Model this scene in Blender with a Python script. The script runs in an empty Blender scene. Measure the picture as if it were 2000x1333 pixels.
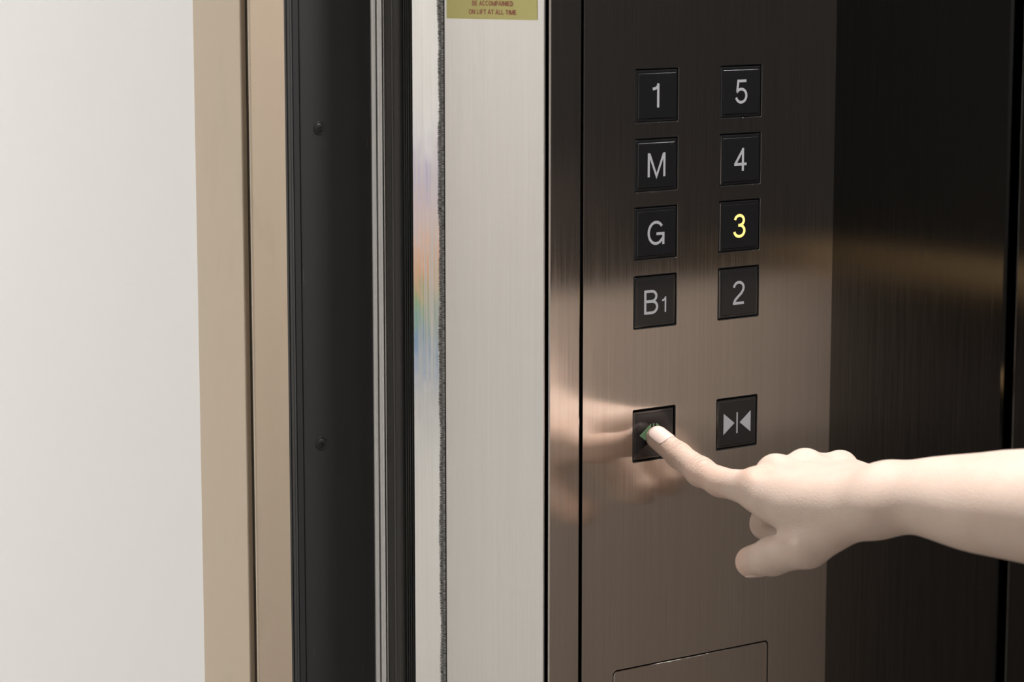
import bpy, bmesh, math, random
import numpy as np
from mathutils import Vector, Matrix

random.seed(7)
SC = bpy.context.scene
COL = SC.collection

# ================================================================ camera, world, lights, exposure
FPX = 5267.0                                   # focal length in pixels of the 2000 px wide frame
YAW = math.radians(35.6); PITCH = math.atan(816/FPX)
CAM = np.array([1.1587, -.8516, 1.5])
CR = np.array([math.sin(YAW), math.cos(YAW), 0.])
CD = np.array([-math.cos(YAW)*math.cos(PITCH), math.sin(YAW)*math.cos(PITCH), -math.sin(PITCH)])
CU = np.cross(CR, CD)
cam = bpy.data.cameras.new('camera'); cam_o = bpy.data.objects.new('camera', cam); COL.objects.link(cam_o)
cam.sensor_width = 36; cam.lens = FPX/2000*36; cam.clip_start = .02; cam.clip_end = 50
cam_o.matrix_world = Matrix(((CR[0], CU[0], -CD[0], CAM[0]), (CR[1], CU[1], -CD[1], CAM[1]), (CR[2], CU[2], -CD[2], CAM[2]), (0, 0, 0, 1)))
cam.dof.use_dof = True; cam.dof.focus_distance = 1.515; cam.dof.aperture_fstop = 7.1
SC.camera = cam_o

w = bpy.data.worlds.new('world'); SC.world = w; w.use_nodes = True
w.node_tree.nodes['Background'].inputs[0].default_value = (.8, .82, .85, 1)
w.node_tree.nodes['Background'].inputs[1].default_value = .05

SC.view_settings.view_transform = 'Standard'; SC.view_settings.look = 'None'
SC.view_settings.exposure = 0.0; SC.view_settings.gamma = 1.0; SC.view_settings.use_curve_mapping = False

LOBBY_W = 21.5          # each lobby ceiling panel, watts
SPOT_W = 20.0           # the downlight over the buttons
CAR_W = 2.6             # two added, unseen lamps that brighten the wall opposite the buttons
def area(name, loc, sx, sy, watts, col, shape='RECTANGLE'):
    l = bpy.data.lights.new(name, 'AREA'); l.shape = shape; l.size = sx; l.size_y = sy; l.energy = watts; l.color = col
    o = bpy.data.objects.new(name, l); COL.objects.link(o); o.location = loc
    return o
LOBBY_LAMPS = [(-1.45, -.80), (-1.3, -2.1)]
for x, y in LOBBY_LAMPS: area('lobby_light', (x, y, 2.575), 1.0, .8, LOBBY_W, (1, .99, .985))

# ================================================================ helpers
def link(name, me, mat=None, parent=None, smooth=False):
    if mat is not None and not me.materials: me.materials.append(mat)
    if smooth:
        for p in me.polygons: p.use_smooth = True
    o = bpy.data.objects.new(name, me); COL.objects.link(o)
    if parent is not None: o.parent = parent
    return o
def empty(name, loc=(0, 0, 0)):
    o = bpy.data.objects.new(name, None); COL.objects.link(o); o.empty_display_size = .02; o.location = loc
    return o
def tag(o, label=None, cat=None, group=None, kind=None):
    if label: o['label'] = label
    if cat: o['category'] = cat
    if group: o['group'] = group
    if kind: o['kind'] = kind
    return o
def from_bm(name, bm, mat, parent=None, smooth=False):
    me = bpy.data.meshes.new(name); bm.to_mesh(me); bm.free()
    return link(name, me, mat, parent, smooth)
def box_bm(bm, x0, x1, y0, y1, z0, z1, bevel=0, seg=2):
    r = bmesh.ops.create_cube(bm, size=1)
    bmesh.ops.scale(bm, vec=(x1-x0, y1-y0, z1-z0), verts=r['verts'])
    bmesh.ops.translate(bm, vec=((x0+x1)/2, (y0+y1)/2, (z0+z1)/2), verts=r['verts'])
    if bevel:
        es = list({e for v in r['verts'] for e in v.link_edges})
        bmesh.ops.bevel(bm, geom=es, offset=bevel, segments=seg, affect='EDGES', profile=.5)
def box(name, x0, x1, y0, y1, z0, z1, mat, parent=None, bevel=0, seg=2, origin=None):
    ox, oy, oz = origin or (0, 0, 0)
    bm = bmesh.new(); box_bm(bm, x0-ox, x1-ox, y0-oy, y1-oy, z0-oz, z1-oz, bevel, seg)
    o = from_bm(name, bm, mat, parent)
    if origin: o.location = origin
    return o
def prism(name, poly, z0, z1, mat, parent=None, smooth=False):
    n = len(poly); vs = [(x, y, z0) for x, y in poly]+[(x, y, z1) for x, y in poly]
    fs = [tuple(range(n-1, -1, -1)), tuple(range(n, 2*n))]+[(i, (i+1) % n, n+(i+1) % n, n+i) for i in range(n)]
    me = bpy.data.meshes.new(name); me.from_pydata(vs, [], fs)
    if smooth:
        for i, p in enumerate(me.polygons): p.use_smooth = i > 1
        me.set_sharp_from_angle(angle=math.radians(50))
    return link(name, me, mat, parent)
def arc(cx, cy, r, a0, a1, n, ry=None):
    ry = r if ry is None else ry
    return [(cx+r*math.cos(math.radians(a0+(a1-a0)*i/n)), cy+ry*math.sin(math.radians(a0+(a1-a0)*i/n))) for i in range(n+1)]
def rrect(x0, x1, y0, y1, r, n=5):
    return arc(x1-r, y1-r, r, 0, 90, n)+arc(x0+r, y1-r, r, 90, 180, n)+arc(x0+r, y0+r, r, 180, 270, n)+arc(x1-r, y0+r, r, 270, 360, n)
WALLM = Matrix(((0, 0, 1, 0), (1, 0, 0, 0), (0, 1, 0, 0), (0, 0, 0, 1)))       # plate drawn in (y, z), facing +x
def plate(name, outlines, depth, bevel, front, mat, parent=None):
    """flat plate in the plane x = front with holes (all outlines in y, z)"""
    c = bpy.data.curves.new(name, 'CURVE'); c.dimensions = '2D'; c.fill_mode = 'BOTH'
    c.extrude = depth/2-bevel; c.bevel_depth = bevel; c.bevel_resolution = 1; c.offset = -bevel
    for pts in outlines:
        s = c.splines.new('POLY'); s.points.add(len(pts)-1); s.use_cyclic_u = True
        for p, (a, b) in zip(s.points, pts): p.co = (a, b, 0, 1)
    o = bpy.data.objects.new(name, c); COL.objects.link(o)
    me = bpy.data.meshes.new_from_object(o.evaluated_get(bpy.context.evaluated_depsgraph_get()))
    bpy.data.objects.remove(o); bpy.data.curves.remove(c)
    me.name = name
    me.transform(Matrix.Translation((front-depth/2, 0, 0)) @ WALLM)
    me.materials.clear()
    return link(name, me, mat, parent)

# ---------------------------------------------------------------- materials
def nodes_of(m): return m.node_tree.nodes, m.node_tree.links
def princ(name, col, rough=.5, metal=0., **kw):
    m = bpy.data.materials.new(name); m.use_nodes = True
    b = m.node_tree.nodes['Principled BSDF']
    b.inputs['Base Color'].default_value = (*col, 1); b.inputs['Roughness'].default_value = rough; b.inputs['Metallic'].default_value = metal
    for k, v in kw.items(): b.inputs[k.replace('_', ' ')].default_value = v
    return m
def coords(m, scale, loc=(0, 0, 0)):
    N, L = nodes_of(m)
    g = N.new('ShaderNodeNewGeometry'); mp = N.new('ShaderNodeMapping')
    mp.inputs['Scale'].default_value = scale; mp.inputs['Location'].default_value = loc
    L.new(g.outputs['Position'], mp.inputs['Vector'])
    return mp.outputs['Vector']
def noise(m, scale, sc=1., detail=2., rough=.5, loc=(0, 0, 0)):
    N, L = nodes_of(m)
    n = N.new('ShaderNodeTexNoise'); n.inputs['Scale'].default_value = sc; n.inputs['Detail'].default_value = detail; n.inputs['Roughness'].default_value = rough
    L.new(coords(m, scale, loc), n.inputs['Vector'])
    return n.outputs['Fac']
def maprange(m, src, a, b, c, d, clamp=True):
    N, L = nodes_of(m)
    r = N.new('ShaderNodeMapRange'); r.clamp = clamp
    for i, v in zip((1, 2, 3, 4), (a, b, c, d)): r.inputs[i].default_value = v
    L.new(src, r.inputs[0])
    return r.outputs[0]
def mixcol(m, fac, c1, c2, mode='MIX'):
    N, L = nodes_of(m)
    x = N.new('ShaderNodeMix'); x.data_type = 'RGBA'; x.blend_type = mode
    for s, v in ((x.inputs['Factor'], fac), (x.inputs['A'], c1), (x.inputs['B'], c2)):
        if hasattr(v, 'links'): L.new(v, s)
        elif isinstance(v, (int, float)): s.default_value = v
        else: s.default_value = (*v, 1)
    return x.outputs['Result']
def setin(m, name, src):
    N, L = nodes_of(m); L.new(src, N['Principled BSDF'].inputs[name])
def bump(m, src, strength, dist):
    N, L = nodes_of(m)
    b = N.new('ShaderNodeBump'); b.inputs['Strength'].default_value = strength; b.inputs['Distance'].default_value = dist
    L.new(src, b.inputs['Height']); setin(m, 'Normal', b.outputs['Normal'])
    return b
def brushed(name, col, rough, aniso, along, contrast=.12, rvar=.05, streak=2200):
    """brushed sheet metal, grain running vertically; `along` is the horizontal direction of the sheet"""
    m = princ(name, col, rough, 1., Anisotropic=aniso)
    N, L = nodes_of(m)
    t = N.new('ShaderNodeCombineXYZ')
    for i in range(3): t.inputs[i].default_value = along[i]
    L.new(t.outputs[0], N['Principled BSDF'].inputs['Tangent'])
    st = noise(m, (streak, streak, 14), 1, 3, .7)
    st2 = noise(m, (streak*.22, streak*.22, 3), 1, 2, .6, (3, 7, 1))
    a = mixcol(m, maprange(m, st, .3, .7, 0, 1), tuple(c*(1-contrast) for c in col), tuple(min(1, c*(1+contrast)) for c in col))
    b = mixcol(m, maprange(m, st2, .35, .65, 0, 1), (1-contrast*.6,)*3, (1, 1, 1))
    setin(m, 'Base Color', mixcol(m, 1., a, b, 'MULTIPLY'))
    setin(m, 'Roughness', maprange(m, st, .3, .7, rough-rvar, rough+rvar))
    return m

M = {}
M['wall'] = princ('white_paint', (.785, .77, .748), .6); bump(M['wall'], noise(M['wall'], (1, 1, 1), 220, 3), .08, .001)
M['beige'] = princ('champagne_paint', (.53, .43, .315), .34)
_b = noise(M['beige'], (9, 9, 5), 1, 3, .6); _s = noise(M['beige'], (60, 60, 22), 1, 4, .6, (2, 0, 5))
setin(M['beige'], 'Base Color', mixcol(M['beige'], maprange(M['beige'], _s, .56, .78, 0, .35),
      mixcol(M['beige'], maprange(M['beige'], _b, .35, .7, 0, 1), (.53, .44, .325), (.545, .43, .325)), (.40, .33, .24)))
bump(M['beige'], noise(M['beige'], (1, 1, 1), 900, 2), .05, .0004)
M['beige_dark'] = princ('brown_groove_shade', (.032, .024, .014), .5)  # dark brown puts the shade inside the frame groove into the insert's colour
M['black'] = princ('black_powder_coat', (.027, .027, .028), .55); bump(M['black'], noise(M['black'], (1, 1, 1), 1500, 2), .25, .0003)
_n = noise(M['black'], (500, 500, 40), 1, 2, .5, (0, 4, 0))
setin(M['black'], 'Base Color', mixcol(M['black'], maprange(M['black'], _n, .74, .8, 0, .6), (.027, .027, .028), (.09, .09, .09)))
M['void'] = princ('black_shadow_gap', (.004, .004, .004), .8)
M['rubber'] = princ('black_rubber', (.018, .018, .018), .45)
M['rubber_grey'] = princ('grey_rubber', (.062, .064, .062), .5)
M['grey'] = princ('grey_anodised', (.095, .088, .084), .42); setin(M['grey'], 'Base Color', mixcol(M['grey'], noise(M['grey'], (900, 900, 6), 1, 2), (.07, .066, .063), (.115, .108, .102)))
M['grey_line'] = princ('light_grey_anodised', (.30, .29, .28), .4)
M['alu'] = brushed('worn_aluminium', (.97, .96, .945), .3, .4, (1, 0, 0), .05, .04)
M['alu'].node_tree.nodes['Principled BSDF'].inputs['Metallic'].default_value = 1.
_n = noise(M['alu'], (380, 380, 60), 1, 4, .65, (1, 2, 3))
_N, _L = nodes_of(M['alu']); _o = _N['Principled BSDF'].inputs['Base Color'].links[0].from_socket
setin(M['alu'], 'Base Color', mixcol(M['alu'], maprange(M['alu'], _n, .70, .78, 0, .5), _o, (.2, .19, .18)))
M['polished'] = princ('polished_steel', (.86, .845, .82), .1, 1.)
_n = noise(M['polished'], (900, 900, 9), 1, 3, .6)
setin(M['polished'], 'Roughness', maprange(M['polished'], _n, .35, .7, .07, .2))
_n2 = noise(M['polished'], (70, 70, 26), 1, 2, .5)
bump(M['polished'], _n2, .05, .004)
M['silver'] = brushed('brushed_steel', (.99, .955, .925), .34, .75, (1, 0, 0), .035, .05)
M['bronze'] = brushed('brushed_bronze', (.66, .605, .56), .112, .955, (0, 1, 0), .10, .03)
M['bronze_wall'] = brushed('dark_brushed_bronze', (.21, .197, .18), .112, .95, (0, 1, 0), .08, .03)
M['bristle'] = princ('grey_bristle', (.13, .125, .12), .6)
_n = noise(M['bristle'], (300, 300, 2500), 1, 2, .6); setin(M['bristle'], 'Base Color', mixcol(M['bristle'], maprange(M['bristle'], _n, .38, .62, 0, 1), (.11, .108, .105), (.75, .74, .72)))
M['cap'] = princ('black_acrylic', (.012, .012, .013), .09, 0, Coat_Weight=.2, Coat_Roughness=.06, Specular_IOR_Level=.5)
_n = noise(M['cap'], (1, 1, 1), 1400, 2, .5); setin(M['cap'], 'Base Color', mixcol(M['cap'], maprange(M['cap'], _n, .74, .78, 0, .5), (.012, .012, .013), (.12, .12, .12)))
M['rim'] = princ('smoked_clear_acrylic', (.010, .010, .0105), .12, 0, Coat_Weight=1., Coat_Roughness=.05)
M['print'] = princ('grey_print', (.40, .41, .43), .45)
M['print_green'] = princ('green_print', (.135, .235, .125), .45)
M['lit'] = princ('lit_yellow_legend', (.9, .7, .2), .5, Emission_Color=(1., .63, .15, 1), Emission_Strength=1.1)
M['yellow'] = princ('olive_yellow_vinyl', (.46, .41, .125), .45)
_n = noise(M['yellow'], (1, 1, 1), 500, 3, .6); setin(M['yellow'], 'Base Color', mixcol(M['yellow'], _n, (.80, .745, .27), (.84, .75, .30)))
M['red_print'] = princ('faded_red_print', (.50, .14, .10), .5)
M['ceiling'] = princ('ceiling_white', (.8, .8, .79), .7)
M['floor_hall'] = princ('pale_stone_floor', (.42, .41, .39), .3)
M['floor_car'] = princ('brown_stone_floor', (.20, .165, .135), .35)
M['car_dark'] = princ('dark_laminate', (.05, .048, .046), .5)
M['car_brown'] = princ('tan_laminate', (.80, .68, .58), .55)
M['car_kick'] = princ('brown_laminate', (.46, .39, .33), .55)
M['rail_wood'] = princ('oak_handrail', (.68, .48, .25), .4)
M['lamp'] = princ('lamp_diffuser', (.9, .9, .9), .5, Emission_Color=(1, .985, .96, 1), Emission_Strength=3.)
M['chrome'] = princ('chrome', (.8, .8, .8), .15, 1.)

# ================================================================ the setting: lobby
H = 2.6
def struct(o, label=None): return tag(o, label, kind='structure')
struct(box('floor', -3, 2.4, -2.7, -.02, -.05, 0, M['floor_hall']), 'pale stone lobby floor in front of the lift')
struct(box('ceiling', -3, 2.4, -2.7, .0, H, H+.05, M['ceiling']), 'white lobby ceiling over the lift entrance')
struct(box('wall_left', -3.0, -.1622, -.119, .3, 0, H, M['wall']), 'white painted lobby wall left of the beige door frame')
struct(box('wall_right', 1.12, 2.4, -.119, -.012, 0, H, M['wall']), 'white painted lobby wall right of the lift opening')
struct(box('wall_header', -.1622, 1.12, -.119, -.012, 2.12, H, M['wall']), 'white lobby wall above the lift opening')
struct(box('wall_back', -3, 2.4, -2.8, -2.7, 0, H, M['wall']), 'white lobby wall opposite the lift')
struct(box('wall_end_near', 2.4, 2.5, -2.7, -.0, 0, H, M['wall']), 'white end wall of the lobby')
struct(box('wall_end_far', -3.1, -3, -2.7, .3, 0, H, M['wall']), 'white far end wall of the lobby')
for (x, y), nm in zip(LOBBY_LAMPS, ('near the lift wall', 'near the opposite wall')):
    c = empty('ceiling_light', (x, y, H)); tag(c, 'square white ceiling light panel '+nm, 'light', 'lobby ceiling lights')
    box('lamp_frame', -.54, .54, -.44, .44, -.012, -.001, M['ceiling'], c)
    box('diffuser', -.49, .49, -.39, .39, -.018, -.012, M['lamp'], c)

# beige door frame
def loc_box(name, x0, x1, y0, y1, z0, z1, mat, parent, bevel=0):
    l = parent.location
    return box(name, x0-l.x, x1-l.x, y0-l.y, y1-l.y, z0-l.z, z1-l.z, mat, parent, bevel)
tr = empty('trim_1', (-.1093, -.110, 0)); struct(tr, 'beige metal door frame with a dark shadow groove beside the white wall')
loc_box('frame_face', -.1622, -.1097, -.1229, -.1020, 0, 2.12, M['beige'], tr, .0008)
loc_box('frame_reveal', -.1022, -.0999, -.1229, -.1012, 0, 2.12, M['beige'], tr, .0007)
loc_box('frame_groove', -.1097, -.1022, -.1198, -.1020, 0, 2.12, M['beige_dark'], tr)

# black landing-door return with rubber strip and screws
BX = -.1029
bd = empty('door_1', (BX, -.07, 0)); struct(bd, 'black landing door edge with two screws between beige frame and silver rail')
loc_box('door_edge', BX-.0275, BX, -.0902, -.030, 0, 2.1, M['black'], bd, .0006)
loc_box('edge_lip', BX-.0275, BX-.0004, -.0942, -.0904, 0, 2.1, M['black'], bd, .0003)
loc_box('slot', BX-.0275, BX-.0035, -.1012, -.0938, 0, 2.1, M['void'], bd)
for a, b, h in ((-.1009, -.0988, 0), (-.0986, -.0969, .0005), (-.0967, -.0952, .0001)):
    loc_box('rubber_seal', BX-.0037, BX+.0007+h, a, b, 0, 2.1, M['rubber_grey'], bd, .0004)
def screw(y, z):
    n = 24; prof = [(.0036, .0000), (.0034, .00025), (.0030, -.0004), (.0026, -.0002), (.0020, .0003), (0.0000, .0005)]
    vs, fs = [], []
    for r, h in prof[:-1]:
        for i in range(n): vs.append((h, r*math.cos(2*math.pi*i/n), r*math.sin(2*math.pi*i/n)))
    vs.append((prof[-1][1], 0, 0))
    for k in range(len(prof)-2):
        for i in range(n): fs.append((k*n+i, k*n+(i+1) % n, (k+1)*n+(i+1) % n, (k+1)*n+i))
    for i in range(n): fs.append(((len(prof)-2)*n+i, (len(prof)-2)*n+(i+1) % n, len(vs)-1))
    me = bpy.data.meshes.new('screw'); me.from_pydata(vs, [], fs)
    o = link('screw', me, M['rubber'], bd, True); o.location = (.0002, y+.07, z)
    bm = bmesh.new(); box_bm(bm, -.0002, .00058, -.0014, .0014, -.00028, .00028); box_bm(bm, -.0002, .00058, -.00028, .00028, -.0014, .0014)
    from_bm('cross_recess', bm, M['void'], o)
for y, z in ((-.0780, 1.3894), (-.0789, 1.2138), (-.0785, 1.57), (-.0785, 1.04), (-.0785, .6), (-.0785, 1.85)): screw(y, z)

# splayed entrance column: everything here is drawn along x and turned by SPLAY about the lift corner
SPLAY = math.radians(23.4)
def splayed(name):
    o = empty(name); o.rotation_euler = (0, 0, SPLAY); return o
rp = splayed('trim_2'); struct(rp, 'ribbed silver and grey door rail with black rubber ribs')
def lprism(name, poly, mat, parent, smooth=False, z1=2.1): return prism(name, poly, 0, z1, mat, parent, smooth)
def bulge(x0, x1, y, dep, n=10, back=.010):
    cx, r = (x0+x1)/2, (x1-x0)/2
    return [(x1, back), ]+[(x, yy) for x, yy in arc(cx, y, r, 0, -180, n, dep)]+[(x0, back)]
loc_box('channel', -.1122, -.0856, .0075, .0130, 0, 2.1, M['void'], rp)
def tilt(poly, deg):
    cx = sum(p[0] for p in poly)/len(poly); a = math.radians(deg)
    return [(cx+(x-cx)*math.cos(a)-y*math.sin(a), (x-cx)*math.sin(a)+y*math.cos(a)) for x, y in poly]
lprism('silver_flange', tilt(bulge(-.1122, -.1091, .0002, .0003, 6, .003), 12), M['alu'], rp, True)
lprism('silver_rail', tilt(bulge(-.1087, -.1046, .0004, .0011, 12, .003), 12), M['alu'], rp, True)
lprism('silver_bead', bulge(-.1037, -.1029, .0002, .0007, 5), M['alu'], rp, True)
lprism('grey_strip', [(-.0986, .010), (-.0986, .0006), (-.0989, .0002), (-.1025, .0002), (-.1028, .0006), (-.1028, .010)], M['grey'], rp)
lprism('grey_bead', bulge(-.0984, -.0980, .0004, .0005, 4), M['grey_line'], rp, True)
lprism('grey_channel', [(-.0930, .0105), (-.0930, .0075)]+[(x, y) for x, y in arc(-.0966, .0075, .0034, 0, -90, 6, .0065)]+[(-.0979, .0010), (-.0979, .0105)], M['grey'], rp, True)
for x in (-.0912, -.0898, -.0884, -.0869):
    lprism('rubber_rib', bulge(x-.00042, x+.00042, .0022, .0007, 5), M['rubber_grey'], rp, True)
loc_box('rubber_base', -.0926, -.0857, .0034, .0075, 0, 2.1, M['rubber'], rp)

# polished car door edge
pd = splayed('door_2'); struct(pd, 'polished mirror-bright steel car door edge beside the bristle seal')
loc_box('polished_edge', -.0855, -.0646, .0004, .0100, 0, 2.1, M['polished'], pd, .0007)

# bristle seal
bs = splayed('brush_seal'); tag(bs, 'grey bristle seal strip between polished door edge and brushed steel panel', 'seal')
loc_box('holder', -.0646, -.0639, -.0002, .0030, 0, 2.1, M['rubber'], bs)
vs, fs = [], []
for i in range(20000):
    z = random.uniform(.02, 2.08) if i > 15000 else random.uniform(1.0, 1.52); wave = .0003*math.sin(z*61)+.0002*math.sin(z*173+1)
    L_ = .0035+wave+random.uniform(-.0007, .0005); y0 = random.uniform(-.0006, .0004)
    x0 = -.0641; dz = random.gauss(0, .0007); dy = random.uniform(-.0005, .0002); h = random.uniform(.00006, .00013)
    k = len(vs)
    vs += [(x0, y0, z-h), (x0, y0, z+h), (x0-L_, y0+dy, z+dz+h*.5), (x0-L_, y0+dy, z+dz-h*.5), (x0-L_*.5, y0+dy*.5-.0001, z+dz*.5)]
    fs += [(k, k+1, k+4), (k+1, k+2, k+4), (k+2, k+3, k+4), (k+3, k, k+4)]
me = bpy.data.meshes.new('bristles'); me.from_pydata(vs, [], fs)
tag(link('bristles', me, M['bristle'], bs), kind='stuff')

# brushed steel return panel
sp = splayed('wall_front'); struct(sp, 'brushed steel lift entrance panel under the yellow notice')
loc_box('steel_sheet', -.0639, -.0009, 0, .0014, 0, 2.1, M['silver'], sp, .0004)
loc_box('sheet_return', -.0639, -.0080, .0014, .016, 0, 2.1, M['void'], sp)

# bronze strip between the steel panel and the button panel
st = empty('trim_3', (0, .013, 0)); struct(st, 'narrow dark bronze strip between steel panel and button panel')
loc_box('bronze_strip', -.0070, 0, .0027, .0236, 0, 2.25, M['bronze'], st, .0007)

# car shell
W_, D_, CH = 1.40, 1.49, 2.30
def arc_panel(name, y0, y1, x, r0, r1, label):
    poly = [(x-.012, y0), ]
    poly += [(x-r0+r0*math.cos(math.radians(a)), y0+r0+r0*math.sin(math.radians(a))) for a in range(-90, 1, 10)]
    poly += [(x-r1+r1*math.cos(math.radians(a)), y1-r1+r1*math.sin(math.radians(a))) for a in range(0, 91, 10)]
    poly += [(x-.012, y1)]
    n = len(poly); cy = (y0+y1)/2
    o = prism(name, [(a, b-cy) for a, b in poly], 0, CH, M['bronze_wall'])
    for i, p in enumerate(o.data.polygons): p.use_smooth = i > 1 and abs(p.normal.x) < .9999 and abs(p.normal.y) < .9999
    o.location = (0, cy, 0)
    return struct(o, label)
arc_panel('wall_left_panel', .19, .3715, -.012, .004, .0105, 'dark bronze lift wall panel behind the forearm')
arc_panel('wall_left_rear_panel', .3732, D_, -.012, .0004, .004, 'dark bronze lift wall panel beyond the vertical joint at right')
struct(box('wall_left_backing', -.05, -.0235, .02, D_+.05, 0, CH, M['void']), 'black void behind the lift wall panels')
struct(box('floor_car', -.1, W_, -.02, D_, -.05, 0, M['floor_car']), 'brown stone floor inside the lift')
struct(box('ceiling_car', -.05, W_+.05, .0, D_+.05, CH, CH+.04, M['car_dark']), 'dark ceiling inside the lift')
struct(box('wall_rear', -.02, W_, D_, D_+.04, 0, CH, M['car_dark']), 'dark rear wall inside the lift')
struct(box('wall_opposite', W_, W_+.04, 0, D_+.04, 1.065, CH, M['car_dark']), 'dark upper side wall of the lift opposite the buttons')
struct(box('wall_opposite_middle', W_-.004, W_+.04, 0, D_+.04, .865, 1.065, M['car_brown']), 'tan band on the lift side wall opposite the buttons')
struct(box('wall_opposite_lower', W_-.004, W_+.04, 0, D_+.04, 0, .865, M['car_kick']), 'brown lower side wall of the lift opposite the buttons')
struct(box('wall_front_far', 1.06, W_+.04, 0, .03, 0, CH, M['car_dark']), 'dark front wall inside the lift right of the doors')
struct(box('wall_front_header', -.1, 1.06, 0, .03, 2.1, CH, M['car_dark']), 'dark front wall inside the lift above the doors')
hr = empty('handrail', (.70, D_-.06, 1.09)); tag(hr, 'oak handrail along the rear wall of the lift', 'handrail')
bm = bmesh.new(); r = bmesh.ops.create_cone(bm, segments=20, radius1=.024, radius2=.024, depth=1.32, cap_ends=True, matrix=Matrix.Rotation(math.pi/2, 4, 'Y'))
from_bm('rail', bm, M['rail_wood'], hr, True)
for x in (-.5, .5): box('bracket', x-.01, x+.01, 0, .06, -.01, .01, M['chrome'], hr)
for x, y, wt, nm in ((.33, .25, SPOT_W, 'over the buttons'), (1.18, .62, CAR_W, 'added to brighten the far side wall'), (1.06, 1.24, CAR_W, 'added for wall light in the rear far corner')):  # the last two are added to light the side wall the panel mirrors
    d = empty('downlight', (x, y, CH)); tag(d, 'small round recessed ceiling downlight '+nm, 'light', 'lift downlights')
    bm = bmesh.new()
    n = 28
    vs = [bm.verts.new((rr*math.cos(2*math.pi*i/n), rr*math.sin(2*math.pi*i/n), z)) for rr, z in ((.045, -.0005), (.045, -.004), (.034, -.004), (.032, -.001)) for i in range(n)]
    for k in range(3):
        for i in range(n): bm.faces.new((vs[k*n+i], vs[k*n+(i+1) % n], vs[(k+1)*n+(i+1) % n], vs[(k+1)*n+i]))
    from_bm('lamp_ring', bm, M['chrome'], d, True)
    la = area('lamp', (0, 0, -.003), .05, .05, wt, (1, .97, .965), 'DISK'); la.parent = d

# colourful framed print on the lobby wall behind the viewer (seen mirrored in the polished edge)
pf = empty('framed_print', (-.62, -2.699, .76)); tag(pf, 'framed print of coloured stripes on the lobby wall opposite the lift', 'picture')
box('frame', -.30, .30, 0, .02, 0, .42, M['ceiling'], pf, .003)
for z0, z1, c in ((.02, .06, (.62, .62, .62)), (.06, .12, (.16, .28, .60)), (.12, .185, (.20, .46, .18)), (.185, .245, (.88, .36, .18)), (.245, .30, (.75, .62, .56)), (.30, .40, (.50, .46, .62))):
    box('stripe', -.27, .27, .02, .0215, z0, z1, princ('print_colour', c, .6), pf)

# ================================================================ lettering (stroke font, height 1)
def el(cx, cy, rx, ry, a0, a1, n=14): return arc(cx, cy, rx, a0, a1, n, ry)
GL = {
 '1': (.36, [[(.02, .775), (.14, .795), (.235, .85), (.27, .93), (.275, 1.)], [(.275, 0), (.275, 1)]]),
 '2': (.60, [el(.30, .715, .235, .24, 175, -25)+[(.44, .49), (.25, .31), (.12, .18), (.08, .06)], [(.02, .05), (.56, .05)]]),
 '3': (.60, [el(.29, .735, .215, .215, 172, -90)+[(.24, .52)], [(.24, .53)]+el(.29, .285, .245, .24, 90, -172, 18)]),
 '4': (.64, [[(.44, 0), (.44, .98)], [(.46, .95), (.06, .29)], [(.02, .29), (.62, .29)]]),
 '5': (.60, [[(.54, .95), (.15, .95), (.10, .49)], [(.09, .50)]+el(.295, .325, .25, .28, 142, -165, 18)]),
 'M': (.86, [[(.06, 0), (.06, 1)], [(.80, 0), (.80, 1)], [(.085, .97), (.43, .03), (.775, .97)]]),
 'G': (.80, [el(.40, .5, .345, .45, 38, 322, 26), [(.42, .46), (.745, .46), (.745, 0)], [(.672, .20), (.745, .30)]]),
 'B': (.68, [[(.06, 0), (.06, 1)], [(.06, .95), (.36, .95)]+el(.36, .74, .22, .21, 90, -90, 10)+[(.06, .53)], [(.06, .53), (.37, .53)]+el(.37, .29, .25, .24, 90, -90, 10)+[(.06, .05)]]),
 'E': (.56, [[(.06, 0), (.06, 1)], [(.06, .93), (.52, .93)], [(.06, .52), (.48, .52)], [(.06, .07), (.53, .07)]]),
 'A': (.68, [[(.03, 0), (.34, 1), (.65, 0)], [(.13, .3), (.55, .3)]]),
 'C': (.68, [el(.36, .5, .29, .44, 45, 315, 18)]),
 'O': (.74, [el(.37, .5, .31, .44, 0, 360, 24)]),
 'P': (.60, [[(.06, 0), (.06, 1)], [(.06, .93), (.32, .93)]+el(.32, .70, .22, .23, 90, -90, 10)+[(.06, .47)]]),
 'I': (.20, [[(.10, 0), (.10, 1)]]),
 'N': (.68, [[(.06, 0), (.06, 1)], [(.62, 0), (.62, 1)], [(.08, .97), (.60, .03)]]),
 'D': (.68, [[(.06, 0), (.06, 1)], [(.06, .93), (.28, .93)]+el(.28, .5, .33, .43, 90, -90, 14)+[(.06, .07)]]),
 'L': (.52, [[(.06, 0), (.06, 1)], [(.06, .07), (.50, .07)]]),
 'F': (.52, [[(.06, 0), (.06, 1)], [(.06, .93), (.51, .93)], [(.06, .50), (.46, .50)]]),
 'T': (.58, [[(.29, 0), (.29, 1)], [(.0, .93), (.58, .93)]]),
 'H': (.68, [[(.06, 0), (.06, 1)], [(.62, 0), (.62, 1)], [(.06, .52), (.62, .52)]]),
 'R': (.64, [[(.06, 0), (.06, 1)], [(.06, .93), (.34, .93)]+el(.34, .71, .22, .22, 90, -90, 10)+[(.06, .49)], [(.36, .49), (.58, 0)]]),
 'S': (.60, [el(.30, .735, .22, .20, 30, 262, 14)+el(.30, .27, .24, .21, 82, -150, 14)]),
 'U': (.68, [[(.06, 1), (.06, .32)]+el(.34, .32, .28, .26, 180, 360, 12)+[(.62, 1)]]),
 'Y': (.62, [[(.31, 0), (.31, .45)], [(.02, 1), (.31, .44), (.60, 1)]]),
}
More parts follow.
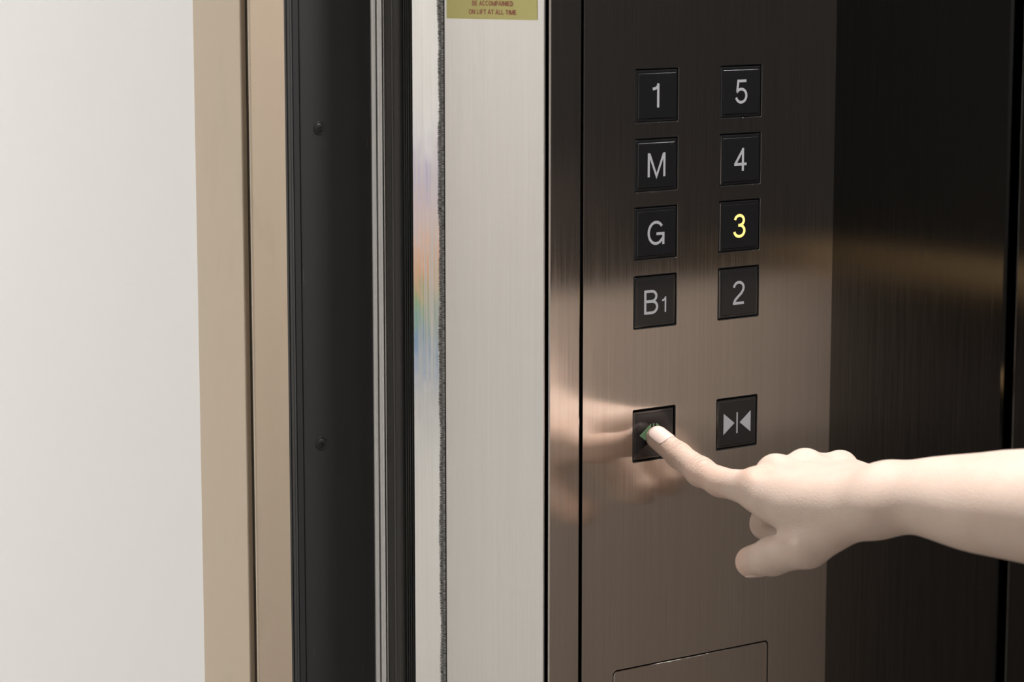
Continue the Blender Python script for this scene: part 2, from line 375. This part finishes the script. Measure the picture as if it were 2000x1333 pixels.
def ribbon(pts, wd):
    """one stroke as a strip of quads with mitred joints"""
    p = [Vector(q) for q in pts]; out = []
    keep = [p[0]]
    for q in p[1:]:
        if (q-keep[-1]).length > 1e-5: keep.append(q)
    p = keep; n = len(p)
    closed = n > 6 and (p[0]-p[-1]).length < 1e-3
    for i in range(n):
        a = (p[i]-p[i-1]).normalized() if i else ((p[-1]-p[-2]).normalized() if closed else None)
        b = (p[i+1]-p[i]).normalized() if i < n-1 else ((p[1]-p[0]).normalized() if closed else None)
        a = a or b; b = b or a
        t = a+b
        t = t.normalized() if t.length > .2 else b
        nrm = Vector((-t.y, t.x)); c = max(.45, nrm.dot(Vector((-a.y, a.x))))
        out.append((p[i]+nrm*wd/2/c, p[i]-nrm*wd/2/c))
    return out
def text_mesh(s, h, wd, xs, gap, thick):
    """lettering centred on the origin in local (x, y); h height, xs horizontal stretch, raised by thick"""
    bm = bmesh.new(); x = 0.
    items = []
    for ch in s:
        if ch == ' ': x += .36; continue
        g, strokes = GL[ch]; items.append((x, strokes)); x += g+gap
    tot = x-gap; lift = thick
    for x0, strokes in items:
        for stq in strokes:
            lift += 4e-6
            rb = ribbon([((x0+a-tot/2)*xs*h, (b-.5)*h) for a, b in stq], wd*h)
            t = [(bm.verts.new((a.x, a.y, lift)), bm.verts.new((b.x, b.y, lift))) for a, b in rb]
            for (a, b), (c, d) in zip(t, t[1:]):
                try: bm.faces.new((b, d, c, a))
                except ValueError: pass
    bmesh.ops.recalc_face_normals(bm, faces=bm.faces[:])
    for f in bm.faces:
        if f.normal.z < 0: f.normal_flip()
    me = bpy.data.meshes.new('legend'); bm.to_mesh(me); bm.free()
    return me
def shape_mesh(polys, thick):
    me = bpy.data.meshes.new('legend'); vs, fs = [], []
    for pl in polys:
        k = len(vs); vs += [(a, b, thick) for a, b in pl]; fs.append(tuple(range(k, k+len(pl))))
    me.from_pydata(vs, [], fs); me.update()
    for p in me.polygons:
        if p.normal.z < 0: p.flip()
    return me

# ================================================================ button panel
PY0, PY1 = .0256, .2073
YC = (.0757, .1361); ZT = (1.4219, 1.3838, 1.3461, 1.3079); BH, BW = .0300, .0308
cp = empty('control_panel', (0, .1167, .35)); tag(cp, 'tall dark bronze brushed metal lift control panel with ten square black buttons', 'control panel')
PZ0, PZ1 = .35, 2.20
def lay(pts): return [(a-.1167, b-.35) for a, b in pts]
spots = [(YC[0], ZT[i]-BH/2) for i in range(4)]+[(YC[1], ZT[i]-BH/2) for i in range(4)]+[(YC[0], 1.2179), (YC[1], 1.2179)]
legends = ['1', 'M', 'G', 'B1', '5', '4', '3', '2', 'open', 'close']
HY0, HY1, HZ0, HZ1 = .0475, .1625, .915, 1.0856
outl = [lay(rrect(PY0, PY1, PZ0, PZ1, .0004, 1)), lay(rrect(HY0, HY1, HZ0, HZ1, .0030))]
for y, z in spots: outl.append(lay(rrect(y-BW/2, y+BW/2, z-BH/2, z+BH/2, .0010, 3)))
plate('faceplate', outl, .0030, .00005, 0.0, M['bronze'], cp)
box('back_plate', -.0230, -.0110, PY0-.1167, PY1-.1167, 0, PZ1-.35, M['void'], cp)
hd = plate('service_hatch', [lay(rrect(HY0+.0007, HY1-.0007, HZ0+.0007, HZ1-.0008, .0026))], .0030, .0004, -.0001, M['bronze'], cp)
tag(hd, 'rounded service hatch door low on the panel')
TXT = Matrix(((0, 0, 1, 0), (1, 0, 0, 0), (0, 1, 0, 0), (0, 0, 0, 1)))
def frustum(name, w0, h0, x0, w1, h1, x1, mat, parent):
    """square frame whose inner edge steps from (w0,h0,x0) to (w1,h1,x1)"""
    vs = [(x0, sy*w0/2, sz*h0/2) for sy, sz in ((-1, -1), (1, -1), (1, 1), (-1, 1))]+[(x1, sy*w1/2, sz*h1/2) for sy, sz in ((-1, -1), (1, -1), (1, 1), (-1, 1))]
    fs = [(i, (i+1) % 4, 4+(i+1) % 4, 4+i) for i in range(4)]
    me = bpy.data.meshes.new(name); me.from_pydata(vs, [], fs)
    return link(name, me, mat, parent)
for (y, z), lg in zip(spots, legends):
    press = -.0007 if lg == 'open' else 0.
    bw, bh = BW-.0017, BH-.0018
    bm = bmesh.new(); box_bm(bm, -.0080, -.0001, -bw/2, bw/2, -bh/2, bh/2, .0007, 3)
    b = from_bm('button', bm, M['rim'], cp); b.location = (press, y-.1167, z-.35-.00015)
    tag(b, {'open': 'black door-open button under the fingertip', 'close': 'black door-close button with two grey triangles and a bar',
            '3': 'black floor button with lit yellow 3'}.get(lg, 'black floor button marked '+lg+' in grey'))
    bm = bmesh.new(); box_bm(bm, -.0010, .00012, -bw/2+.0016, bw/2-.0016, -bh/2+.0016, bh/2-.0018, .0003, 2)
    from_bm('button_face', bm, M['cap'], b)
    bm = bmesh.new(); box_bm(bm, -.0110, -.0082, -BW/2-.0005, BW/2+.0005, -BH/2-.0005, BH/2+.0005)
    q0, q1, k0, k1 = -BW/2+.00005, BW/2-.00005, -BH/2+.00005, BH/2-.00005
    for a0, a1, c0, c1 in ((q0, q0+.0004, k0, k1), (q1-.0004, q1, k0, k1), (q0, q1, k0, k0+.0004), (q0, q1, k1-.0004, k1)): box_bm(bm, -.0082, -.0002, a0, a1, c0, c1)
    from_bm('housing', bm, M['rubber'], b).location = (-press, 0, .00015)
    if lg in ('open', 'close'):
        th = .00020; a = .0056
        if lg == 'close': polys = [[(-.0101, -.0062), (-.0101, .0062), (-.0019, 0)], [(.0101, -.0062), (.0101, .0062), (.0019, 0)], [(-.0005, -.0061), (.0005, -.0061), (.0005, .0061), (-.0005, .0061)]]
        else: polys = [[(-.0018, -.0062), (-.0018, .0062), (-.0100, 0)], [(.0018, -.0062), (.0018, .0062), (.0100, 0)], [(-.0005, -.0061), (.0005, -.0061), (.0005, .0061), (-.0005, .0061)]]
        me = shape_mesh(polys, th)
    elif lg == 'B1':
        me = text_mesh('B', .0134, .115, 1.12, .1, .00020)
        me2 = text_mesh('1', .0086, .125, 1.1, .1, .00020)
        bm = bmesh.new(); bm.from_mesh(me); bmesh.ops.translate(bm, vec=(-.0030, -.0002, 0), verts=bm.verts[:]); k = len(bm.verts)
        bm.from_mesh(me2); bm.verts.ensure_lookup_table(); bmesh.ops.translate(bm, vec=(.0062, -.0022, 0), verts=bm.verts[k:])
        bm.to_mesh(me); bm.free()
    else:
        me = text_mesh(lg, .0132, .118 if lg != 'M' else .112, {'M': 1.12, 'G': 1.14, '1': 1.15}.get(lg, 1.15), .1, .00020)
        if lg == '1': me.transform(Matrix.Translation((-.0007, 0, 0)))
    me.transform(TXT)
    o = link('legend', me, M['lit'] if lg == '3' else M['print_green'] if lg == 'open' else M['print'], b)
    if lg == '3': tag(o, 'lit yellow figure 3')
    if lg == 'open': tag(o, 'dim green double arrow')

# ================================================================ yellow notice on the steel panel
ns = empty('warning_sticker', (-.0336*math.cos(SPLAY)+.0001*math.sin(SPLAY), -.0336*math.sin(SPLAY)-.0001*math.cos(SPLAY), 1.4492)); ns.rotation_euler = (0, 0, SPLAY)
tag(ns, 'olive yellow notice with red capitals stuck on the brushed steel panel', 'sticker')
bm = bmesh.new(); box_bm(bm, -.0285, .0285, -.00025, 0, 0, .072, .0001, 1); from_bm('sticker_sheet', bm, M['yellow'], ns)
STK = Matrix(((1, 0, 0, 0), (0, 0, -1, 0), (0, 1, 0, 0), (0, 0, 0, 1)))
for s, x, z in (('ON LIFT AT ALL TIME', .0007, .0039), ('BE ACCOMPAINIED', .0007, .0085), ('CHILDREN AND ELDERLY SHOULD', .0007, .0131)):
    wl = {'ON LIFT AT ALL TIME': .0298, 'BE ACCOMPAINIED': .0256, 'CHILDREN AND ELDERLY SHOULD': .0490}[s]
    me = text_mesh(s, .0025, .17, 1, .13, .00032)
    xs = [v.co.x for v in me.vertices]; k = wl/(max(xs)-min(xs))
    me.transform(STK @ Matrix.Diagonal((k, 1, 1, 1)))
    o = link('lettering', me, M['red_print'], ns); o.location = (x, 0, z)

HAND_DEPTH = 1501.36
# ---------------------------------------------------------------- hand SDF (millimetres, hand frame: right, up, toward lobby)
def P3(px, py, t):
    dep = HAND_DEPTH - t
    return np.array([(px-1000.)/FPX*dep, (666.5-py)/FPX*dep, -dep])
def V3(x, y, z): return np.array([x, y, z], float)
def rcone(p, a, b, r1, r2):
    ba = b-a; l2 = ba@ba; rr = r1-r2; a2 = l2-rr*rr; il2 = 1/l2
    pa = p-a; y = pa@ba; z = y-l2
    q = pa*l2-ba*y[:, None]; x2 = (q*q).sum(1); y2 = y*y*l2; z2 = z*z*l2
    k = np.sign(rr)*rr*rr*x2
    d = (np.sqrt(np.maximum(x2*a2*il2, 0))+y*rr)*il2-r1
    m2 = np.sign(y)*a2*y2 < k; d[m2] = np.sqrt(x2[m2]+y2[m2])*il2-r1
    m1 = np.sign(z)*a2*z2 > k; d[m1] = np.sqrt(x2[m1]+z2[m1])*il2-r2
    return d
def smin(a, b, k):
    h = np.maximum(k-np.abs(a-b), 0)/k
    return np.minimum(a, b)-h*h*k*.25
def smax(a, b, k): return -smin(-a, -b, k)
def ball(p, c, r): return np.sqrt(((p-c)**2).sum(1))-r
def ellipsoid(p, c, ax, rad):
    q = (p-c)@np.array(ax).T/np.array(rad)
    k0 = np.sqrt((q*q).sum(1)); k1 = np.sqrt(((q/np.array(rad))**2).sum(1))+1e-9
    return k0*(k0-1)/k1
def unit(v): return v/np.linalg.norm(v)
VW = unit(V3(.58, .36, -.73))          # across the wrist, thumb side to little-finger side
ND = unit(V3(-.107, .874, .341))       # out of the back of the hand
# joints
I_TIP = P3(1284, 855.5, 0); I_DIP = P3(1326, 890, 9.5); I_PIP = P3(1368, 922, 26); I_MID = P3(1406, 942, 36); I_MCP = P3(1480, 957, 53.5)
M_MCP = P3(1515, 932, 43); R_MCP = P3(1573, 919.5, 33); L_MCP = P3(1642, 918.5, 20)
C_I = P3(1700, 985, 100); C_M = P3(1712, 966, 95); C_R = P3(1722, 960, 86); C_L = P3(1732, 956, 78)
T_CMC = P3(1697, 1003, 103); T_MCP = P3(1577, 1066, 79); T_IP = P3(1508, 1087, 62); T_TIP = P3(1467, 1098, 44)
WR = P3(1748, 971, 103); F1 = P3(1820, 970.5, 114); F2 = P3(1910, 980.5, 128); F3 = P3(2000, 986, 144)
ELB = WR+V3(200, -8, 128); SHO = ELB+V3(165, 100, 200)
ARM = [(WR, 14.4, 7.5), (F1, 17.2, 7.5), (F2, 21.4, 9), (F3, 24.3, 9.5), (WR*.36+ELB*.64+V3(0, -1, 0), 32, 8), (ELB, 33, 6)]
def _spline(keys, sub):
    K = [np.array([*c, r, q]) for c, r, q in keys]; K = [2*K[0]-K[1]]+K+[2*K[-1]-K[-2]]; out = []
    for i in range(1, len(K)-2):
        for t in np.arange(sub)/sub:
            a, b, c, d = K[i-1:i+3]
            out.append(.5*(2*b+(c-a)*t+(2*a-5*b+4*c-d)*t*t+(3*b-a-3*c+d)*t**3))
    return out+[K[-2]]
CHAIN = _spline(ARM, 3)
def sdf(p):
    out = arm_sdf(p)
    near = p[:, 0] < WR[0]+60
    if near.any(): out[near] = hand_sdf(p[near], out[near])
    return out
def arm_sdf(p):
    side = {}
    for a, b in zip(CHAIN, CHAIN[1:]):
        for s in (-1, 1):
            d = rcone(p, a[:3]+VW*s*a[4], b[:3]+VW*s*b[4], a[3], b[3])
            side[s] = d if s not in side else np.minimum(side[s], d)
    arm = smin(side[-1], side[1], 14)
    return smin(arm, rcone(p, ELB, SHO, 34, 44), 18)
def hand_sdf(p, arm):
    # palm
    palm = None
    for a, b, ra, rb in ((I_MCP, C_I, 10.5, 10.5), (M_MCP, C_M, 10.6, 11), (R_MCP, C_R, 9.6, 10.5), (L_MCP, C_L, 8.4, 9.5)):
        d = rcone(p, a, b, ra, rb)
        palm = d if palm is None else smin(palm, d, 9)
    palm = smin(palm, smin(rcone(p, M_MCP+ND*1.2, R_MCP+ND*1.2, 8.6, 8.2), rcone(p, R_MCP+ND*1.2, L_MCP+ND*1.2, 8.8, 8.0), 4), 5)
    thenar = smin(rcone(p, T_CMC, T_MCP, 9.5, 11.6), rcone(p, P3(1690, 998, 95), P3(1595, 1026, 73), 10, 10.5), 8)
    web = rcone(p, P3(1505, 985, 62), P3(1585, 1045, 76), 7, 9)
    web = smin(web, rcone(p, P3(1512, 980, 63), P3(1690, 978, 100), 8.5, 10), 8)
    web = smin(web, rcone(p, P3(1545, 996, 74), P3(1685, 992, 104), 9, 9.5), 8)
    palm = smin(palm, smin(thenar, web, 10), 12)
    palm = smin(palm, rcone(p, P3(1600, 975, 45), P3(1700, 985, 85), 13, 12), 8)
    body = smin(palm, arm, 16)
    # thumb
    th = smin(rcone(p, T_MCP, T_IP, 11.4, 9.8), rcone(p, T_IP, T_TIP, 9.8, 8.6), 4)
    body = smin(body, th, 4)
    # curled fingers
    for a, b, c, e, r in ((M_MCP, P3(1496, 1024, 12), P3(1562, 1052, 24), P3(1610, 1030, 40), 8.5),
                          (R_MCP, P3(1556, 1008, 1), P3(1622, 1030, 14), P3(1660, 1010, 30), 8.1),
                          (L_MCP, P3(1624, 985, -9), P3(1678, 1000, 5), P3(1700, 985, 20), 7.2)):
        f = smin(rcone(p, a, b, r+1.6, r), rcone(p, b, c, r, r-1), 2.5)
        f = smin(f, rcone(p, c, e, r-1, r-1.8), 2.5)
        body = smin(body, f, 2.5)
    # index finger
    f = smin(rcone(p, I_MCP, I_MID, 10.2, 7.4), rcone(p, I_MID, I_PIP, 7.4, 7.9), 4)
    f = smin(f, rcone(p, I_PIP, I_DIP, 7.9, 6.9), 3)
    f = smin(f, rcone(p, I_DIP, I_TIP, 6.9, 6.4), 3)
    body = smin(body, f, 5)
    # knuckle heads, tendon hollow beside the index knuckle
    for c, r in ((M_MCP+ND*4.4, 6.2), (R_MCP+ND*4.2, 5.6), (L_MCP+ND*3.2, 5.2), (I_MCP+ND*4.2, 6.2)):
        body = smin(body, ball(p, c, r), 7)
    body = smax(body, -ball(p, P3(1488, 927, 62)+ND*5.5, 4.2), 6)
    return body

# ---------------------------------------------------------------- meshing the hand
def surface_nets(f, lo, hi, h):
    n = np.ceil((hi-lo)/h).astype(int)+1
    B = 12; nb = np.ceil(n/B).astype(int); n = nb*B
    vals = np.full(n, 1e3, np.float32)
    ii = np.stack(np.meshgrid(*[np.arange(k) for k in nb], indexing='ij'), -1).reshape(-1, 3)
    dc = f(lo+(ii*B+(B-1)/2)*h)
    vals = np.repeat(np.repeat(np.repeat(dc.reshape(nb).astype(np.float32), B, 0), B, 1), B, 2)
    loc = np.stack(np.meshgrid(*[np.arange(B)]*3, indexing='ij'), -1).reshape(-1, 3)
    near = ii[np.abs(dc) < B*h*.5*1.733+3*h]
    for k0 in range(0, len(near), 64):
        blk = near[k0:k0+64]
        idx = (blk[:, None, :]*B+loc[None]).reshape(-1, 3)
        vals[idx[:, 0], idx[:, 1], idx[:, 2]] = f(lo+idx*h)
    s = vals < 0
    c = np.zeros(np.array(s.shape)-1, np.int8)
    for a in (0, 1):
        for b in (0, 1):
            for d in (0, 1): c += s[a:a+c.shape[0], b:b+c.shape[1], d:d+c.shape[2]]
    act = np.argwhere((c > 0) & (c < 8))
    vid = np.full(c.shape, -1, np.int64); vid[tuple(act.T)] = np.arange(len(act))
    v = lo+(act+.5)*h
    faces = []
    for ax in range(3):
        o1, o2 = (ax+1) % 3, (ax+2) % 3
        sl0 = [slice(None)]*3; sl1 = [slice(None)]*3
        sl0[ax] = slice(0, -1); sl1[ax] = slice(1, None)
        ed = np.argwhere(s[tuple(sl0)] != s[tuple(sl1)])
        flip = s[tuple(ed.T)]
        ok = (ed[:, o1] > 0) & (ed[:, o2] > 0) & (ed[:, o1] < c.shape[o1]) & (ed[:, o2] < c.shape[o2]); ed = ed[ok]; flip = flip[ok]
        q = []
        for d1, d2 in ((0, 0), (-1, 0), (-1, -1), (0, -1)):
            e = ed.copy(); e[:, o1] += d1; e[:, o2] += d2; q.append(vid[tuple(e.T)])
        q = np.stack(q, 1); q[~flip] = q[~flip][:, ::-1]
        faces.append(q)
    faces = np.concatenate(faces); faces = faces[(faces >= 0).all(1)]
    for _ in range(3):
        d = f(v); g = np.stack([(f(v+np.eye(3)[k]*.25)-f(v-np.eye(3)[k]*.25))/.5 for k in range(3)], 1)
        v = v-g*(d/np.maximum((g*g).sum(1), .2))[:, None]*.9
    return v, faces[:, ::-1]
def to_world(v): return CAM+(v[:, :1]*CR+v[:, 1:2]*CU-v[:, 2:3]*CD)/1000
# ================================================================ the pressing hand
TIPW = to_world(I_TIP[None])[0]
ends = np.array([ELB, SHO, I_TIP, T_TIP, R_MCP, M_MCP])
V, Q = surface_nets(sdf, ends.min(0)-52, ends.max(0)+52, 1.25)
VWORLD = to_world(V)
me = bpy.data.meshes.new('person'); me.from_pydata((VWORLD-TIPW).tolist(), [], Q.tolist()); me.update()
def world_pt(p): return tuple(to_world(np.asarray(p)[None])[0])
def skin_material():
    m = princ('skin', (.74, .55, .44), .48, 0, Subsurface_Weight=.22, Subsurface_Scale=.006)
    m.node_tree.nodes['Principled BSDF'].inputs['Subsurface Radius'].default_value = (1., .35, .2)
    N, L = nodes_of(m)
    g = N.new('ShaderNodeNewGeometry')
    def near(p, r0, r1):
        d = N.new('ShaderNodeVectorMath'); d.operation = 'DISTANCE'; d.inputs[1].default_value = p
        L.new(g.outputs['Position'], d.inputs[0])
        return maprange(m, d.outputs['Value'], r0, r1, 1, 0)
    col = mixcol(m, maprange(m, noise(m, (1, 1, 1), 55, 3, .6), .35, .7, 0, 1), (.67, .525, .435), (.63, .48, .395))
    for p, r in ((I_PIP, .016), (I_DIP, .016), (I_TIP, .014), (I_MID, .016), (I_MCP+ND*8, .013), (T_TIP, .016)):
        f = near(world_pt(p), r*.3, r)
        mm = N.new('ShaderNodeMath'); mm.operation = 'MULTIPLY'; mm.inputs[1].default_value = .55; L.new(f, mm.inputs[0])
        col = mixcol(m, mm.outputs[0], col, (.66, .41, .30))
    setin(m, 'Base Color', col)
    # fine skin relief plus creases across the finger joints
    h = noise(m, (1, 1, 1), 900, 3, .6)
    hh = N.new('ShaderNodeMath'); hh.operation = 'MULTIPLY'; hh.inputs[1].default_value = .35; L.new(h, hh.inputs[0]); cur = hh.outputs[0]
    for p, ax, rr, fr in ((I_PIP+ND*5, I_MID-I_DIP, .0085, 620.), (I_DIP+ND*5, I_PIP-I_TIP, .006, 700.)):
        d = to_world(np.array([p, p+unit(ax)*1000])); dirw = d[1]-d[0]
        vm = N.new('ShaderNodeVectorMath'); vm.operation = 'DOT_PRODUCT'; vm.inputs[1].default_value = tuple(dirw*fr*2*math.pi/2.); L.new(g.outputs['Position'], vm.inputs[0])
        wob = N.new('ShaderNodeMath'); wob.operation = 'MULTIPLY_ADD'; wob.inputs[1].default_value = 5.; L.new(noise(m, (1, 1, 1), 260, 2), wob.inputs[0]); L.new(vm.outputs['Value'], wob.inputs[2])
        sn = N.new('ShaderNodeMath'); sn.operation = 'SINE'; L.new(wob.outputs[0], sn.inputs[0])
        ab = maprange(m, sn.outputs[0], -1, -.35, -1, 0)
        ml = N.new('ShaderNodeMath'); ml.operation = 'MULTIPLY'; L.new(ab, ml.inputs[0]); L.new(near(world_pt(p), rr*.25, rr), ml.inputs[1])
        ad = N.new('ShaderNodeMath'); ad.operation = 'ADD'; L.new(cur, ad.inputs[0]); L.new(ml.outputs[0], ad.inputs[1]); cur = ad.outputs[0]
    bump(m, cur, .9, .0009)
    return m
SKIN = skin_material()
person = link('person', me, SKIN, None, True); person.location = TIPW
tag(person, 'bare right arm reaching in from the right, index finger pressing the door-open button', 'person')
# fingernails follow the finger surface, a little proud
def nail(tip, axis, dorsal, length, half, back, name):
    a = unit(axis); d = unit(dorsal-a*(dorsal@a)); s = np.cross(a, d); nu, nv = 16, 17
    pts, idx = [], {}
    for i in range(nu):
        u = i/(nu-1)
        x = -back+length*u                                             # from the free edge (towards the tip) to the root
        wfac = min(1., math.sqrt(max(0, 1-((.28-u)/.28)**2))*1.0 if u < .28 else 1.)*(1-.10*max(0, u-.6)/.4)
        if u > .82: wfac *= math.sqrt(max(.02, 1-((u-.82)/.2)**2))
        for j in range(nv):
            ang = (j/(nv-1)*2-1)*half*max(wfac, .06)
            dirv = d*math.cos(ang)+s*math.sin(ang)
            pts.append((tip+a*x, dirv))
    o = np.array([p for p, _ in pts]); dv = np.array([q for _, q in pts]); t = np.full(len(pts), 14.)
    for _ in range(60): t -= np.clip(sdf(o+dv*t[:, None]), -1, 3)*.8
    lift = np.array([.28]*len(pts))
    P_ = o+dv*(t+lift)[:, None]; Pb = o+dv*(t-.5)[:, None]
    k = nu*nv; vs = np.concatenate([P_, Pb]); fs = []
    for i in range(nu-1):
        for j in range(nv-1): fs.append((i*nv+j, i*nv+j+1, (i+1)*nv+j+1, (i+1)*nv+j))
    ring = [j for j in range(nv)]+[i*nv+nv-1 for i in range(1, nu)]+[(nu-1)*nv+j for j in range(nv-2, -1, -1)]+[i*nv for i in range(nu-2, 0, -1)]
    for a_, b_ in zip(ring, ring[1:]+ring[:1]): fs.append((b_, a_, a_+k, b_+k))
    m_ = bpy.data.meshes.new(name); m_.from_pydata((to_world(vs)-TIPW).tolist(), [], fs); m_.update()
    bm = bmesh.new(); bm.from_mesh(m_); bmesh.ops.recalc_face_normals(bm, faces=bm.faces[:]); bm.to_mesh(m_); bm.free()
    return link(name, m_, M['nail'], person, True)
M['nail'] = princ('fingernail', (.86, .66, .58), .22, 0, Coat_Weight=.5, Coat_Roughness=.1)
nail(I_TIP, I_DIP-I_TIP, V3(.05, .76, .65), 13.5, math.radians(62), 4.6, 'fingernail')
nail(T_TIP, T_IP-T_TIP, V3(-.05, -.70, -.70), 13.0, math.radians(55), 5.0, 'fingernail')
# short sleeve beyond the frame
sl0, sl1 = ELB*.35+SHO*.65, SHO+unit(SHO-ELB)*52
ax_ = unit(sl1-sl0); e1 = unit(np.cross(ax_, V3(0, 0, 1))); e2 = np.cross(ax_, e1); n = 36
rings = [(sl0+ax_*2, 46), (sl0, 51), (sl0*.6+sl1*.4, 53), (sl0*.1+sl1*.9, 54), (sl1, 40), (sl1+ax_*8, 2)]
vs = np.array([c+(e1*math.cos(2*math.pi*i/n)+e2*math.sin(2*math.pi*i/n))*(r+.8*math.sin(i*1.7+k)) for k, (c, r) in enumerate(rings) for i in range(n)])
fs = [(k*n+i, k*n+(i+1) % n, (k+1)*n+(i+1) % n, (k+1)*n+i) for k in range(len(rings)-1) for i in range(n)]
me = bpy.data.meshes.new('sleeve'); me.from_pydata((to_world(vs)-TIPW).tolist(), [], fs); me.update()
link('sleeve', me, princ('dark_cotton', (.05, .05, .06), .8), person, True)
